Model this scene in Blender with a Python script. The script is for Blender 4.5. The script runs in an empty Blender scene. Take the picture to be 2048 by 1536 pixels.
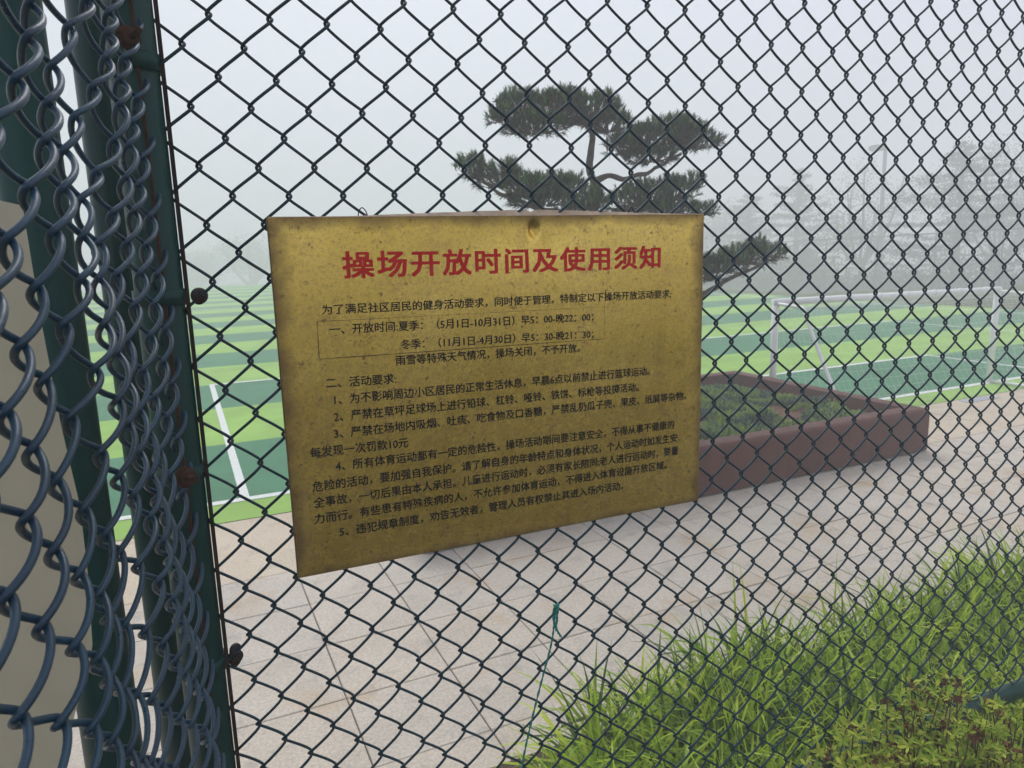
import bpy, bmesh, math, random
from mathutils import Vector, Matrix, noise
R_ = math.radians
SC = bpy.context.scene
COL = SC.collection
random.seed(7)
H = 1.6                                   # eye height above the paving

# ---------------------------------------------------------------- camera
PITCH, ROLL, FPX, AZ = .1838, -.0276, 1440.23, R_(65.5)
def lw(r, f, z):                          # level camera frame (right, forward, up) -> site frame (X along the fence, Y to the pitch)
    return Vector((r*math.sin(AZ)+f*math.cos(AZ), -r*math.cos(AZ)+f*math.sin(AZ), z))
cF = lw(0, math.cos(PITCH), -math.sin(PITCH))
r0 = lw(1, 0, 0); u0 = lw(0, math.sin(PITCH), math.cos(PITCH))
cR = math.cos(ROLL)*r0+math.sin(ROLL)*u0
cU = math.cos(ROLL)*u0-math.sin(ROLL)*r0
EYE = Vector((0, 0, H))
cam = bpy.data.cameras.new('camera')
cam.sensor_width = 36; cam.lens = FPX/2048*36
cam.clip_start = .02; cam.clip_end = 600
cam.dof.use_dof = True; cam.dof.focus_distance = 1.0; cam.dof.aperture_fstop = 20
co = bpy.data.objects.new('camera', cam); COL.objects.link(co)
m = Matrix((cR, cU, -cF)).transposed().to_4x4(); m.translation = EYE
co.matrix_world = m
SC.camera = co
def ray(x, y): return (cF+cR*((x-1024)/FPX)-cU*((y-768)/FPX))
def on_y(x, y, Y): d = ray(x, y); return EYE+d*(Y/d.y)
def on_z(x, y, Z): d = ray(x, y); return EYE+d*((Z-H)/d.z)
def on_plane(x, y, P, N): d = ray(x, y); return EYE+d*((P-EYE).dot(N)/d.dot(N))
def at_dist(x, y, D): d = ray(x, y); return EYE+d*(D/math.hypot(d.x, d.y))

# ---------------------------------------------------------------- sky, sun, exposure
SUN_EL, SUN_ROT = R_(52), R_(15)
w = bpy.data.worlds.new('World'); SC.world = w; w.use_nodes = True
nt = w.node_tree; nt.nodes.clear()
sky = nt.nodes.new('ShaderNodeTexSky'); sky.sky_type = 'NISHITA'; sky.sun_disc = False
sky.sun_elevation = SUN_EL; sky.sun_rotation = SUN_ROT
sky.air_density = 1.0; sky.dust_density = 6.0; sky.ozone_density = 1.0
hs = nt.nodes.new('ShaderNodeHueSaturation'); hs.inputs['Saturation'].default_value = .32
ov = nt.nodes.new('ShaderNodeMixRGB'); ov.inputs['Fac'].default_value = .80     # the cloud deck evens the sky out
ov.inputs['Color2'].default_value = (6.15, 6.5, 7.85, 1)
bg = nt.nodes.new('ShaderNodeBackground'); bg.inputs['Strength'].default_value = .1
wo = nt.nodes.new('ShaderNodeOutputWorld')
nt.links.new(sky.outputs[0], hs.inputs['Color']); nt.links.new(hs.outputs[0], ov.inputs['Color1'])
nt.links.new(ov.outputs[0], bg.inputs['Color']); nt.links.new(bg.outputs[0], wo.inputs['Surface'])
sl = bpy.data.lights.new('sun', 'SUN'); sl.energy = 1.5; sl.angle = R_(35); sl.color = (1, .96, .9)
so = bpy.data.objects.new('sun', sl); COL.objects.link(so)
sd = Vector((math.sin(SUN_ROT)*math.cos(SUN_EL), math.cos(SUN_ROT)*math.cos(SUN_EL), math.sin(SUN_EL)))
so.rotation_euler = sd.to_track_quat('Z', 'Y').to_euler(); so.location = (0, 8, 9)
SC.view_settings.view_transform = 'Standard'; SC.view_settings.look = 'None'
SC.view_settings.gamma = 1; SC.view_settings.exposure = 0.42; SC.view_settings.use_curve_mapping = False
SC.cycles.volume_bounces = 4; SC.cycles.max_bounces = 8
SC.cycles.use_denoising = True

# ---------------------------------------------------------------- helpers
class MB:
    def __init__(s): s.v = []; s.f = []; s.mi = []
    def add(s, vs, fs, mi=0):
        o = len(s.v); s.v += [tuple(v) for v in vs]
        for f in fs: s.f.append(tuple(i+o for i in f)); s.mi.append(mi)
    def box(s, a, b, mi=0):
        x0, y0, z0 = a; x1, y1, z1 = b
        s.add([(x0,y0,z0),(x1,y0,z0),(x1,y1,z0),(x0,y1,z0),(x0,y0,z1),(x1,y0,z1),(x1,y1,z1),(x0,y1,z1)],
              [(0,3,2,1),(4,5,6,7),(0,1,5,4),(1,2,6,5),(2,3,7,6),(3,0,4,7)], mi)
    def tube(s, pts, rad, n=8, caps=True, mi=0, twist=0):
        pts = [Vector(p) for p in pts]; N = len(pts)
        if not hasattr(rad, '__len__'): rad = [rad]*N
        t0 = (pts[1]-pts[0]).normalized()
        ref = t0.orthogonal().normalized(); o = len(s.v)
        for k, p in enumerate(pts):
            t = (pts[min(k+1, N-1)]-pts[max(k-1, 0)])
            t = t.normalized() if t.length > 1e-9 else t0
            ref = (ref-t*ref.dot(t))
            ref = ref.normalized() if ref.length > 1e-6 else t.orthogonal().normalized()
            bn = t.cross(ref)
            for a in range(n):
                th = 2*math.pi*a/n+twist*k
                s.v.append(tuple(p+(ref*math.cos(th)+bn*math.sin(th))*rad[k]))
        for k in range(N-1):
            for a in range(n):
                b = (a+1) % n
                s.f.append((o+k*n+a, o+k*n+b, o+(k+1)*n+b, o+(k+1)*n+a)); s.mi.append(mi)
        if caps:
            s.f.append(tuple(o+a for a in range(n))[::-1]); s.mi.append(mi)
            s.f.append(tuple(o+(N-1)*n+a for a in range(n))); s.mi.append(mi)
    def mesh(s, name, mats, off=(0,0,0), smooth=True):
        me = bpy.data.meshes.new(name)
        ox, oy, oz = off
        me.from_pydata([(x-ox, y-oy, z-oz) for x, y, z in s.v], [], s.f)
        for mt in (mats if isinstance(mats, (list, tuple)) else [mats]): me.materials.append(mt)
        me.polygons.foreach_set('material_index', s.mi)
        me.polygons.foreach_set('use_smooth', [smooth]*len(s.f))
        me.update(); return me
    def build(s, name, mats, parent=None, smooth=True, bevel=0, kind=None, origin=None):
        off = tuple(parent.get('_o', parent.location)) if parent is not None else (origin or (0,0,0))
        o = bpy.data.objects.new(name, s.mesh(name, mats, off, smooth)); COL.objects.link(o)
        if parent is not None:
            o.parent = parent; o['_o'] = list(off)
        else: o.location = off; o['_o'] = list(off)
        if bevel:
            b = o.modifiers.new('bevel', 'BEVEL'); b.width = bevel; b.segments = 3; b.limit_method = 'ANGLE'; b.angle_limit = R_(40)
        if kind: o['kind'] = kind
        return o
def thing(name, loc, label, cat, group=None):
    o = bpy.data.objects.new(name, None); COL.objects.link(o); o.location = loc; o['_o'] = list(loc)
    o.empty_display_size = .1
    return tag(o, label, cat, group)
def tag(o, label, cat, group=None, kind=None):
    o['label'] = label; o['category'] = cat
    if group: o['group'] = group
    if kind: o['kind'] = kind
    return o
def struct(o, kind='structure'): o['kind'] = kind; return o

# ---------------------------------------------------------------- materials
def mat(name, col, rough=.6, metal=0, spec=.5, coat=0):
    m = bpy.data.materials.new(name); m.use_nodes = True
    b = m.node_tree.nodes['Principled BSDF']
    b.inputs['Base Color'].default_value = (*col, 1); b.inputs['Roughness'].default_value = rough
    b.inputs['Metallic'].default_value = metal; b.inputs['Specular IOR Level'].default_value = spec
    b.inputs['Coat Weight'].default_value = coat
    return m
class NT:
    def __init__(s, m): s.m = m; s.t = m.node_tree; s.b = s.t.nodes['Principled BSDF']; s.co = None
    def n(s, typ, **kw):
        x = s.t.nodes.new(typ)
        for k, v in kw.items():
            if k in x.inputs: x.inputs[k].default_value = v
            else: setattr(x, k, v)
        return x
    def l(s, a, b): s.t.links.new(a, b)
    def coord(s, kind='Object'):
        if s.co is None: s.co = s.n('ShaderNodeTexCoord')
        return s.co.outputs[kind]
    def noise(s, scale, detail=4, rough=.55, vec=None, **kw):
        x = s.n('ShaderNodeTexNoise', Scale=scale, Detail=detail, Roughness=rough, **kw)
        s.l(vec if vec is not None else s.coord(), x.inputs['Vector']); return x.outputs['Fac']
    def ramp(s, fac, stops, interp='LINEAR'):
        x = s.n('ShaderNodeValToRGB'); x.color_ramp.interpolation = interp
        e = x.color_ramp.elements
        while len(e) < len(stops): e.new(.5)
        for i, (p, c) in enumerate(stops):
            e[i].position = p; e[i].color = (*c, 1) if hasattr(c, '__len__') else (c, c, c, 1)
        s.l(fac, x.inputs['Fac']); return x.outputs['Color']
    def mix(s, fac, a, b, mode='MIX'):
        x = s.n('ShaderNodeMixRGB', blend_type=mode)
        for k, v in (('Fac', fac), ('Color1', a), ('Color2', b)):
            if hasattr(v, 'node'): s.l(v, x.inputs[k])
            else: x.inputs[k].default_value = v if k == 'Fac' else (*v, 1)
        return x.outputs['Color']
    def bump(s, h, strength=.3, dist=.01):
        x = s.n('ShaderNodeBump', Strength=strength, Distance=dist); s.l(h, x.inputs['Height'])
        s.l(x.outputs['Normal'], s.b.inputs['Normal'])
    def color(s, c): s.l(c, s.b.inputs['Base Color'])
    def rough(s, c): s.l(c, s.b.inputs['Roughness'])
    def math(s, op, a, b=0):
        x = s.n('ShaderNodeMath', operation=op)
        for i, v in enumerate((a, b)):
            if hasattr(v, 'node'): s.l(v, x.inputs[i])
            else: x.inputs[i].default_value = v
        return x.outputs[0]
    def random(s): return s.n('ShaderNodeObjectInfo').outputs['Random']
    def geo_random(s): return s.n('ShaderNodeNewGeometry').outputs['Random Per Island']

M = {}
def wire_mat(name, c0, c1, sp=.3):
    m = mat(name, c0, .30, 0, sp); k = NT(m)
    k.color(k.mix(k.ramp(k.noise(9, 5), [(.35, 0), (.7, 1)]), c0, c1)); k.rough(k.ramp(k.noise(45, 3), [(.3, .26), (.7, .5)]))
    ch = k.ramp(k.noise(95, 4, .7), [(.70, 0), (.73, 1)]); k.color(k.mix(ch, k.mix(k.ramp(k.noise(9, 5), [(.35, 0), (.7, 1)]), c0, c1), (.11, .085, .06)))
    k.bump(k.noise(260, 3), .25, .001); return m
M['wire'] = wire_mat('green_plastic_coating', (.002, .022, .036), (.004, .038, .056))
M['wire_near'] = wire_mat('blue_green_plastic_coating', (.003, .030, .060), (.007, .050, .090), .55)
def paint():
    m = mat('dark_green_post_paint', (.004, .024, .021), .34, 0, .2, .0); k = NT(m)
    mp = k.n('ShaderNodeMapping'); mp.inputs['Scale'].default_value = (38, 38, 1.2); k.l(k.coord(), mp.inputs['Vector'])
    st = k.noise(1, 5, .6, mp.outputs[0])
    c = k.mix(k.ramp(st, [(.42, 0), (.72, 1)]), (.004, .038, .032), (.010, .060, .050))
    sc = k.ramp(k.noise(60, 5, .7), [(.70, 0), (.74, 1)])
    c = k.mix(sc, c, (.05, .06, .05))
    k.color(c); k.rough(k.ramp(st, [(.3, .28), (.7, .5)])); k.bump(st, .1, .002); return m
M['paint'] = paint()
def rust(name, a, b):
    m = mat(name, a, .85, .1, .2); k = NT(m)
    n1 = k.noise(40, 6, .7)
    k.color(k.mix(k.ramp(n1, [(.35, 0), (.65, 1)]), a, b)); k.bump(k.noise(160, 5, .7), .6, .002); return m
M['rust'] = rust('rusty_steel', (.030, .016, .011), (.085, .038, .020))
M['rust_dark'] = rust('dark_rusty_steel', (.012, .011, .012), (.045, .025, .018))
def brass(edges=True):
    m = mat('weathered_brass' if edges else 'brass_strip', (.42, .30, .10), .38, .86, .5); k = NT(m)
    mp = k.n('ShaderNodeMapping'); mp.inputs['Scale'].default_value = (4, 60, 60); k.l(k.coord(), mp.inputs['Vector'])
    brushed = k.noise(22, 3, .6, mp.outputs[0])
    big = k.noise(5.5, 4, .55)
    c = k.mix(k.ramp(big, [(.3, 0), (.7, 1)]), (.76, .54, .105), (.90, .66, .17))
    c = k.mix(k.math('MULTIPLY', k.ramp(k.noise(190, 5, .75), [(.49, 0), (.62, 1)]), .42), c, (.30, .19, .075))
    c = k.mix(k.math('MULTIPLY', k.ramp(k.noise(21, 5, .7), [(.54, 0), (.68, 1)]), .35), c, (.50, .31, .13))
    sp = k.math('MULTIPLY', k.ramp(k.noise(100, 5, .75), [(.60, 0), (.66, 1)]), .75)
    c = k.mix(sp, c, (.135, .075, .034))
    # tarnish creeping in from the edges
    sx = k.n('ShaderNodeSeparateXYZ'); k.l(k.coord('Generated'), sx.inputs[0])
    ex = k.math('MINIMUM', sx.outputs[0], k.math('SUBTRACT', 1, sx.outputs[0]))
    ez = k.math('MINIMUM', sx.outputs[2], k.math('SUBTRACT', 1, sx.outputs[2]))
    e = k.math('ADD', k.math('MINIMUM', ex, ez), k.math('MULTIPLY', k.math('SUBTRACT', k.noise(14, 4, .6), .5), .07))
    ed = k.ramp(e, [(0, .8), (.035, 0)] if edges else [(0, 0), (1, 0)])
    c = k.mix(ed, c, (.14, .075, .032))
    k.color(c)
    k.rough(k.math('ADD', k.ramp(k.noise(60, 4), [(.3, .20), (.75, .33)]), k.math('MULTIPLY', ed, .2)))
    mt = k.math('SUBTRACT', .92, k.math('MULTIPLY', k.math('MAXIMUM', sp, ed), .5)); k.l(mt, k.b.inputs['Metallic'])
    mp2 = k.n('ShaderNodeMapping'); mp2.inputs['Scale'].default_value = (11, 11, 2.2); k.l(k.coord(), mp2.inputs['Vector'])
    h = k.math('ADD', k.math('MULTIPLY', brushed, .10), k.math('ADD', k.math('MULTIPLY', k.noise(3.2, 2, .4), 5), k.math('MULTIPLY', k.noise(1, 2, .4, mp2.outputs[0]), 3.2)))
    k.bump(h, .35, .0025); return m
M['brass'] = brass(); M['brass_strip'] = brass(False); M['tarnish'] = rust('tarnished_brass', (.34, .25, .17), (.50, .40, .31))
M['red'] = mat('red_sign_paint', (.42, .018, .018), .5, 0, .2)
M['black'] = mat('black_sign_paint', (.008, .008, .010), .5, 0, .15)
k = NT(M['red']); k.color(k.ramp(k.noise(35, 4), [(.3, (.54, .012, .012)), (.75, (.64, .028, .024))]))
M['board'] = mat('cream_board', (.40, .36, .25), .5, 0, .4); k = NT(M['board'])
k.color(k.ramp(k.noise(6, 4), [(.3, (.64, .58, .43)), (.8, (.70, .64, .49))]))
M['white'] = mat('white_painted_steel', (.80, .81, .80), .42, 0, .5); k = NT(M['white'])
k.color(k.ramp(k.noise(9, 5), [(.3, (.74, .75, .74)), (.7, (.84, .85, .84))]))
def stone(name, ca, cb, warm, stain=.5):
    m = mat(name, ca, .78, 0, .35); k = NT(m)
    rnd = k.random(); g = k.coord('Object')
    # shift every slab's texture by its own random number
    ad = k.n('ShaderNodeVectorMath', operation='ADD'); k.l(g, ad.inputs[0])
    cm = k.n('ShaderNodeCombineXYZ'); k.l(k.math('MULTIPLY', rnd, 37), cm.inputs[0]); k.l(k.math('MULTIPLY', rnd, 91), cm.inputs[1]); k.l(cm.outputs[0], ad.inputs[1])
    v = ad.outputs[0]
    c = k.mix(k.ramp(k.noise(3.2, 5, .6, v), [(.32, 0), (.7, 1)]), ca, cb)
    c = k.mix(k.math('MULTIPLY', k.ramp(rnd, [(0, 0), (1, 1)]), .35), c, warm)
    sp = k.noise(240, 3, .8, v)
    sp2 = k.noise(75, 4, .75, v); c = k.mix(.42, c, k.ramp(sp2, [(.34, (.27, .265, .26)), (.5, (.5, .49, .48)), (.66, (.73, .72, .70))]), 'OVERLAY')
    c = k.mix(.45, c, k.ramp(sp, [(.32, (.24, .235, .23)), (.5, (.5, .49, .47)), (.7, (.72, .71, .69))]), 'OVERLAY')
    st = k.ramp(k.noise(2.3, 5, .62, k.n('ShaderNodeNewGeometry').outputs['Position']), [(.56, 0), (.72, 1)])
    c = k.mix(k.math('MULTIPLY', st, stain), c, (.42, .29, .15))
    dk = k.ramp(k.noise(7, 5, .7, k.n('ShaderNodeNewGeometry').outputs['Position']), [(.54, 0), (.70, 1)])
    c = k.mix(k.math('MULTIPLY', dk, .42), c, (.2, .19, .18))
    k.color(c); k.rough(k.ramp(k.noise(6, 4, .6, v), [(.3, .6), (.7, .85)])); k.bump(sp, .12, .002); return m
M['granite'] = stone('grey_granite', (.43, .395, .345), (.52, .48, .42), (.53, .45, .35), .65)
M['sandstone'] = stone('tan_stone', (.50, .43, .33), (.56, .49, .39), (.52, .43, .31), .4)
M['joint'] = mat('joint_mortar', (.21, .185, .155), .9)
def soilm(name, a, b, sc=6):
    m = mat(name, a, .95, 0, .2); k = NT(m)
    k.color(k.mix(k.ramp(k.noise(sc, 6, .65), [(.35, 0), (.65, 1)]), a, b)); k.bump(k.noise(sc*9, 5, .7), .6, .02); return m
M['soil'] = soilm('soil', (.060, .043, .028), (.13, .095, .06))
M['red_soil'] = soilm('reddish_soil', (.085, .042, .026), (.19, .10, .06), 14)
M['ground'] = soilm('grey_asphalt', (.044, .044, .040), (.066, .064, .056), 3)
M['dry'] = soilm('dry_grass_bank', (.055, .07, .028), (.11, .11, .05), 1.2)
def turf():
    m = mat('striped_artificial_turf', (.1, .3, .05), .85, 0, .15); k = NT(m)
    pos = k.n('ShaderNodeNewGeometry').outputs['Position']
    s = k.n('ShaderNodeSeparateXYZ'); k.l(pos, s.inputs[0])
    # bands 1.65 m wide, parallel to the goal line at Y = 4.955
    t = k.math('DIVIDE', k.math('SUBTRACT', s.outputs[1], 4.955), 3.30)
    fr = k.math('FRACT', t)
    fac = k.ramp(fr, [(0, 0), (.499, 0), (.501, 1), (1, 1)])
    c = k.mix(fac, (.066, .215, .115), (.28, .48, .10))
    n1 = k.noise(1.1, 5, .6, pos); n2 = k.noise(160, 2, .8, pos)
    c = k.mix(.6, c, k.ramp(n1, [(.3, .36), (.7, .64)]), 'OVERLAY'); c = k.mix(k.math('MULTIPLY', k.ramp(k.noise(.35, 6, .7, pos), [(.5, 0), (.75, 1)]), .25), c, (.17, .25, .12))
    c = k.mix(.5, c, k.ramp(n2, [(.3, .25), (.7, .75)]), 'OVERLAY')
    k.color(c); k.bump(n2, .5, .01); return m
M['turf'] = turf()
M['line'] = mat('white_turf_line', (.70, .72, .70), .85, 0, .1); k = NT(M['line'])
k.color(k.ramp(k.noise(120, 3, .8), [(.3, (.50, .56, .50)), (.6, (.78, .79, .78))]))
def corten():
    m = mat('weathering_steel', (.12, .05, .04), .55, .0, .12); k = NT(m)
    mp = k.n('ShaderNodeMapping'); mp.inputs['Scale'].default_value = (3, 3, .5); k.l(k.coord(), mp.inputs['Vector'])
    a = k.noise(2.2, 6, .65, mp.outputs[0]); b = k.noise(26, 5, .7)
    c = k.mix(k.ramp(a, [(.3, 0), (.7, 1)]), (.070, .017, .010), (.115, .034, .021))
    c = k.mix(k.math('MULTIPLY', k.ramp(b, [(.45, 0), (.7, 1)]), .5), c, (.075, .032, .022))
    k.color(c); k.rough(k.ramp(b, [(.3, .38), (.7, .6)])); k.bump(b, .08, .003); return m
M['corten'] = corten()
def leafm(name, cols, rough=.5, trans=.25, spec=.2):
    m = mat(name, cols[0], rough, 0, spec); k = NT(m)
    st = [(i/(len(cols)-1), c) for i, c in enumerate(cols)]
    r = k.ramp(k.geo_random(), st); k.color(r)
    if trans:
        tr = k.n('ShaderNodeBsdfTranslucent'); k.l(r, tr.inputs['Color'])
        mx = k.n('ShaderNodeMixShader', Fac=trans); k.l(k.b.outputs[0], mx.inputs[1]); k.l(tr.outputs[0], mx.inputs[2])
        out = [n for n in k.t.nodes if n.type == 'OUTPUT_MATERIAL'][0]; k.l(mx.outputs[0], out.inputs['Surface'])
    return m
M['grass'] = leafm('strappy_grass_leaf', [(.12, .22, .014), (.24, .40, .022), (.38, .54, .030), (.52, .62, .06), (.20, .33, .02)], .38, .3)
M['grass_dark'] = leafm('dark_grass_leaf', [(.035, .085, .012), (.06, .14, .018), (.09, .13, .03)], .5, .2)  # darker leaf tone; its clumps paint the shaded gaps into the grass
M['azalea'] = leafm('small_shrub_leaf', [(.18, .29, .025), (.28, .41, .04), (.48, .54, .06), (.30, .30, .06)], .45, .3)
M['bloom'] = leafm('withered_brown_blossom', [(.060, .024, .012), (.12, .048, .022), (.20, .10, .05)], .8, .1)
M['twig'] = soilm('twig_bark', (.10, .075, .05), (.19, .15, .11), 30)
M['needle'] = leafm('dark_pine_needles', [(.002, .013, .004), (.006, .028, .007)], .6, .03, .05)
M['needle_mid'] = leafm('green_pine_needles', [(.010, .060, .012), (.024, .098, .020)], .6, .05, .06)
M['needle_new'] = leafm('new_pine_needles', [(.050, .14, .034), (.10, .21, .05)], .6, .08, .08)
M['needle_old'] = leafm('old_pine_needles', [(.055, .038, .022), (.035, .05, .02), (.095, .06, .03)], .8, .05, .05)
M['bark'] = soilm('pine_bark', (.035, .027, .022), (.105, .082, .066), 25)
M['sedum_pale'] = leafm('pale_ground_cover_leaf', [(.17, .27, .03), (.24, .34, .05)], .6, .2)
M['sedum_blue'] = leafm('blue_green_ground_cover_leaf', [(.035, .085, .055), (.06, .13, .085)], .6, .1)
M['sedum'] = leafm('ground_cover_leaf', [(.07, .17, .06), (.11, .23, .06), (.19, .32, .035), (.25, .35, .05), (.09, .20, .11)], .6, .2)
M['tree_leaf'] = leafm('mist_tree_leaf', [(.07, .12, .045), (.10, .16, .055), (.14, .20, .08)], .6, .3)
M['conifer_leaf'] = leafm('mist_conifer_leaf', [(.045, .08, .04), (.06, .10, .05), (.08, .125, .06)], .6, .15)
M['tree_bark'] = soilm('grey_tree_bark', (.05, .045, .04), (.10, .09, .08), 8)
M['far_metal'] = mat('dark_grey_metal', (.05, .06, .06), .5)
M['lamp_metal'] = mat('grey_lamp_metal', (.16, .17, .18), .4)
M['cord'] = mat('teal_nylon_cord', (.0, .24, .20), .45, 0, .4); k = NT(M['cord'])
k.color(k.ramp(k.noise(400, 2), [(.3, (.0, .13, .11)), (.7, (.01, .30, .25))]))
M['plate'] = mat('grey_metal_plate', (.5, .52, .58), .4, .3)
M['rubber'] = mat('black_rubber', (.014, .014, .016), .55, 0, .4)

# ---------------------------------------------------------------- ground, pitch, paving
def sheet(name, x0, y0, x1, y1, z, mt, parent=None, nx=1, ny=1, t=.0):
    b = MB()
    for i in range(nx+1):
        for j in range(ny+1): b.v.append((x0+(x1-x0)*i/nx, y0+(y1-y0)*j/ny, z))
    for i in range(nx):
        for j in range(ny):
            a = i*(ny+1)+j; b.f.append((a, a+ny+1, a+ny+2, a+1)); b.mi.append(0)
    return b.build(name, mt, parent, smooth=False)
def terrain(x, y):                                        # level round the pitch, falling away beyond it
    d = max(0, x-18.2, min(y-46, 60), 0)
    return -.09-min(d*.080, 3.0)
def smoothgrid(name, xs, ys, zf, mt):
    b = MB(); n = len(ys)
    for x in xs:
        for y in ys: b.v.append((x, y, zf(x, y)))
    for i in range(len(xs)-1):
        for j in range(n-1): a = i*n+j; b.f.append((a, a+n, a+n+1, a+1)); b.mi.append(0)
    return b.build(name, mt)
xs_ = [-150, -60, -42, -20, 0, 10, 18, 18.3, 22, 26, 30, 36, 42, 50, 56, 70, 100, 150]
ys_ = [-150, -60, -20, 0, 4.6, 10, 20, 30, 40, 46, 50, 56, 64, 72, 84, 100, 150]
struct(smoothgrid('ground', xs_, ys_, terrain, M['ground']))
struct(sheet('path', -40, -40, 40, .795, -.03, M['ground']))
struct(smoothgrid('grass_verge', [16.85, 18.3, 22, 26, 30, 36, 42, 50, 56, 70, 100, 149], [4.6, 10, 20, 30, 40, 45.8, 50, 56, 64, 72, 84, 100, 149], lambda x, y: terrain(x, y)+.04+.05*(x < 18.2), M['dry']))
YE = 4.575
pitch = sheet('sports_pitch', -40, YE, 16.8, 45.5, 0, M['turf']); struct(pitch)
def line(x0, y0, x1, y1, z=.004): return sheet('pitch_line', x0, y0, x1, y1, z, M['line'], pitch)
LW = .06
line(-30, 4.93, 16.6, 5.005)                              # goal line
def boxln(xa, xb, y, z):
    line(xa, 5.005, xa+LW, y, z); line(xb-LW, 5.005, xb, y, z); line(xa, y, xb, y+LW+.02, z)
boxln(.24, 12.9, 9.86, .004)
boxln(3.75, 9.42, 6.58, .004)
line(16.0, 5.005, 16.1, 45)
line(-30, 25, 16, 25.1)

S = .405
paving = sheet('pavement', -9, .80, 18, YE-.002, -.016, M['joint']); struct(paving)
def slab_mesh(name, w, d, mt):
    g = .0022; e = .0028; z0, z1 = -.03, 0
    b = MB(); x, y = w/2-g, d/2-g
    b.add([(-x,-y,z0),(x,-y,z0),(x,y,z0),(-x,y,z0),(-x,-y,z1-e),(x,-y,z1-e),(x,y,z1-e),(-x,y,z1-e),
           (-x+e,-y+e,z1),(x-e,-y+e,z1),(x-e,y-e,z1),(-x+e,y-e,z1)],
          [(0,1,5,4),(1,2,6,5),(2,3,7,6),(3,0,4,7),(4,5,9,8),(5,6,10,9),(6,7,11,10),(7,4,8,11),(8,9,10,11)])
    return b.mesh(name, mt, smooth=False)
sm = [slab_mesh('paving_slab', S, S, M['granite'])]; bm_ = slab_mesh('paving_slab', S*2, YE-3.66-.004, M['sandstone'])
Y0 = 3.656
def place(me, x, y, rz=0):
    o = bpy.data.objects.new('paving_slab', me); COL.objects.link(o); o.parent = paving
    o.location = (x, y, random.uniform(-.0022, .0008)); o.rotation_euler = (random.gauss(0, .0012), random.gauss(0, .0012), random.gauss(0, .0016)); return o
for j in range(7):
    for i in range(-4, 27): place(sm[0], (i+.5)*S+.006, Y0-(j+.5)*S)
for i in range(-5, 20): place(bm_, (i+.5)*2*S-.2, (Y0+YE)/2)
dc = MB()
dc.box((6.95, 4.42, .001), (7.42, 4.53, .006))
for q in range(12): dc.box((6.965+q*.038, 4.43, .0062), (6.985+q*.038, 4.52, .0085))
tag(dc.build('drain_cover', M['plate'], smooth=False, origin=(7.18, 4.48, 0)), 'small pale grey metal cover lying on the tan paving near the goal', 'drain cover')

# ---------------------------------------------------------------- planter with ground cover
PX0, PX1, PY0, PY1, PH = 1.05, 5.10, 3.515, 5.66, .335
planter = thing('planter', ((PX0+PX1)/2, (PY0+PY1)/2, 0), 'low rectangular brown weathering steel planter holding the cloud pruned pine', 'planter')
def rrect(x0, y0, x1, y1, r, n=5):
    P = []
    for cx, cy, a0 in ((x1-r, y0+r, -90), (x1-r, y1-r, 0), (x0+r, y1-r, 90), (x0+r, y0+r, 180)):
        for q in range(n+1): a = R_(a0+90*q/n); P.append((cx+r*math.cos(a), cy+r*math.sin(a)))
    return P
b = MB(); RW = .15
prof = [(0, .02, .045), (0, PH-.035, .045)]
rings = [(0, .015, .045), (0, PH-.04, .045), (.006, PH-.020, .042), (.018, PH-.006, .036), (.034, PH, .03), (.040, PH, .03), (RW-.006, PH, .01), (RW-.001, PH-.002, .01), (RW, PH-.008, .01), (RW+.001, PH-.02, .01), (RW+.001, PH-.17, .01)]
for ins, z, r in rings:
    b.v += [(x, y, z) for x, y in rrect(PX0+ins, PY0+ins, PX1-ins, PY1-ins, max(r, .004))]
L = 24
for k_ in range(len(rings)-1):
    for a in range(L):
        c = (a+1) % L; b.f.append((k_*L+a, k_*L+c, (k_+1)*L+c, (k_+1)*L+a)); b.mi.append(0)
b.build('casing', M['corten'], planter)
b = MB(); b.box((PX0+.03, PY0+.03, 0), (PX1-.03, PY1-.03, .02)); b.build('plinth', M['rust_dark'], planter, smooth=False)
b = MB(); nx, ny = 50, 28
def soil_z(x, y): return PH-.115+.03*noise.noise(Vector((x*2.2, y*2.2, 3)))
for i in range(nx+1):
    for j in range(ny+1):
        x = PX0+RW-.01+(PX1-PX0-2*RW+.02)*i/nx; y = PY0+RW-.01+(PY1-PY0-2*RW+.02)*j/ny; b.v.append((x, y, soil_z(x, y)))
for i in range(nx):
    for j in range(ny): a = i*(ny+1)+j; b.f.append((a, a+ny+1, a+ny+2, a+1)); b.mi.append(0)
b.build('soil', M['red_soil'], planter)
rg = random.Random(5); b = MB()
for q in range(7500):                                    # short bristly tufts in drifts, soil showing between
    x = rg.uniform(PX0+RW+.06, PX1-RW-.06); y = rg.uniform(PY0+RW+.06, PY1-RW-.06)
    d = noise.noise(Vector((x*2.4, y*2.4, 0)))+.5*noise.noise(Vector((x*7, y*7, 5)))
    if d < -.30: continue
    z = soil_z(x, y); hh = .028+.055*max(0, d+.2)*rg.uniform(.4, 1.7)
    t1 = noise.noise(Vector((x*4.5, y*4.5, 11)))+rg.gauss(0, .1); ti = 1 if t1 > .16 else 2 if t1 < -.12 else 0
    for e in range(11):
        a = rg.uniform(0, 6.283); t = rg.uniform(.2, 1.1); dx, dy = math.cos(a)*t, math.sin(a)*t
        px, py = -math.sin(a)*.0038, math.cos(a)*.0038
        l = hh*rg.uniform(.6, 1.2)
        b.add([(x+px, y+py, z), (x-px, y-py, z), (x+dx*l-px*1.3, y+dy*l-py*1.3, z+l), (x+dx*l*1.1+px, y+dy*l*1.1+py, z+l*1.05)], [(0, 1, 2, 3)], ti)
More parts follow.
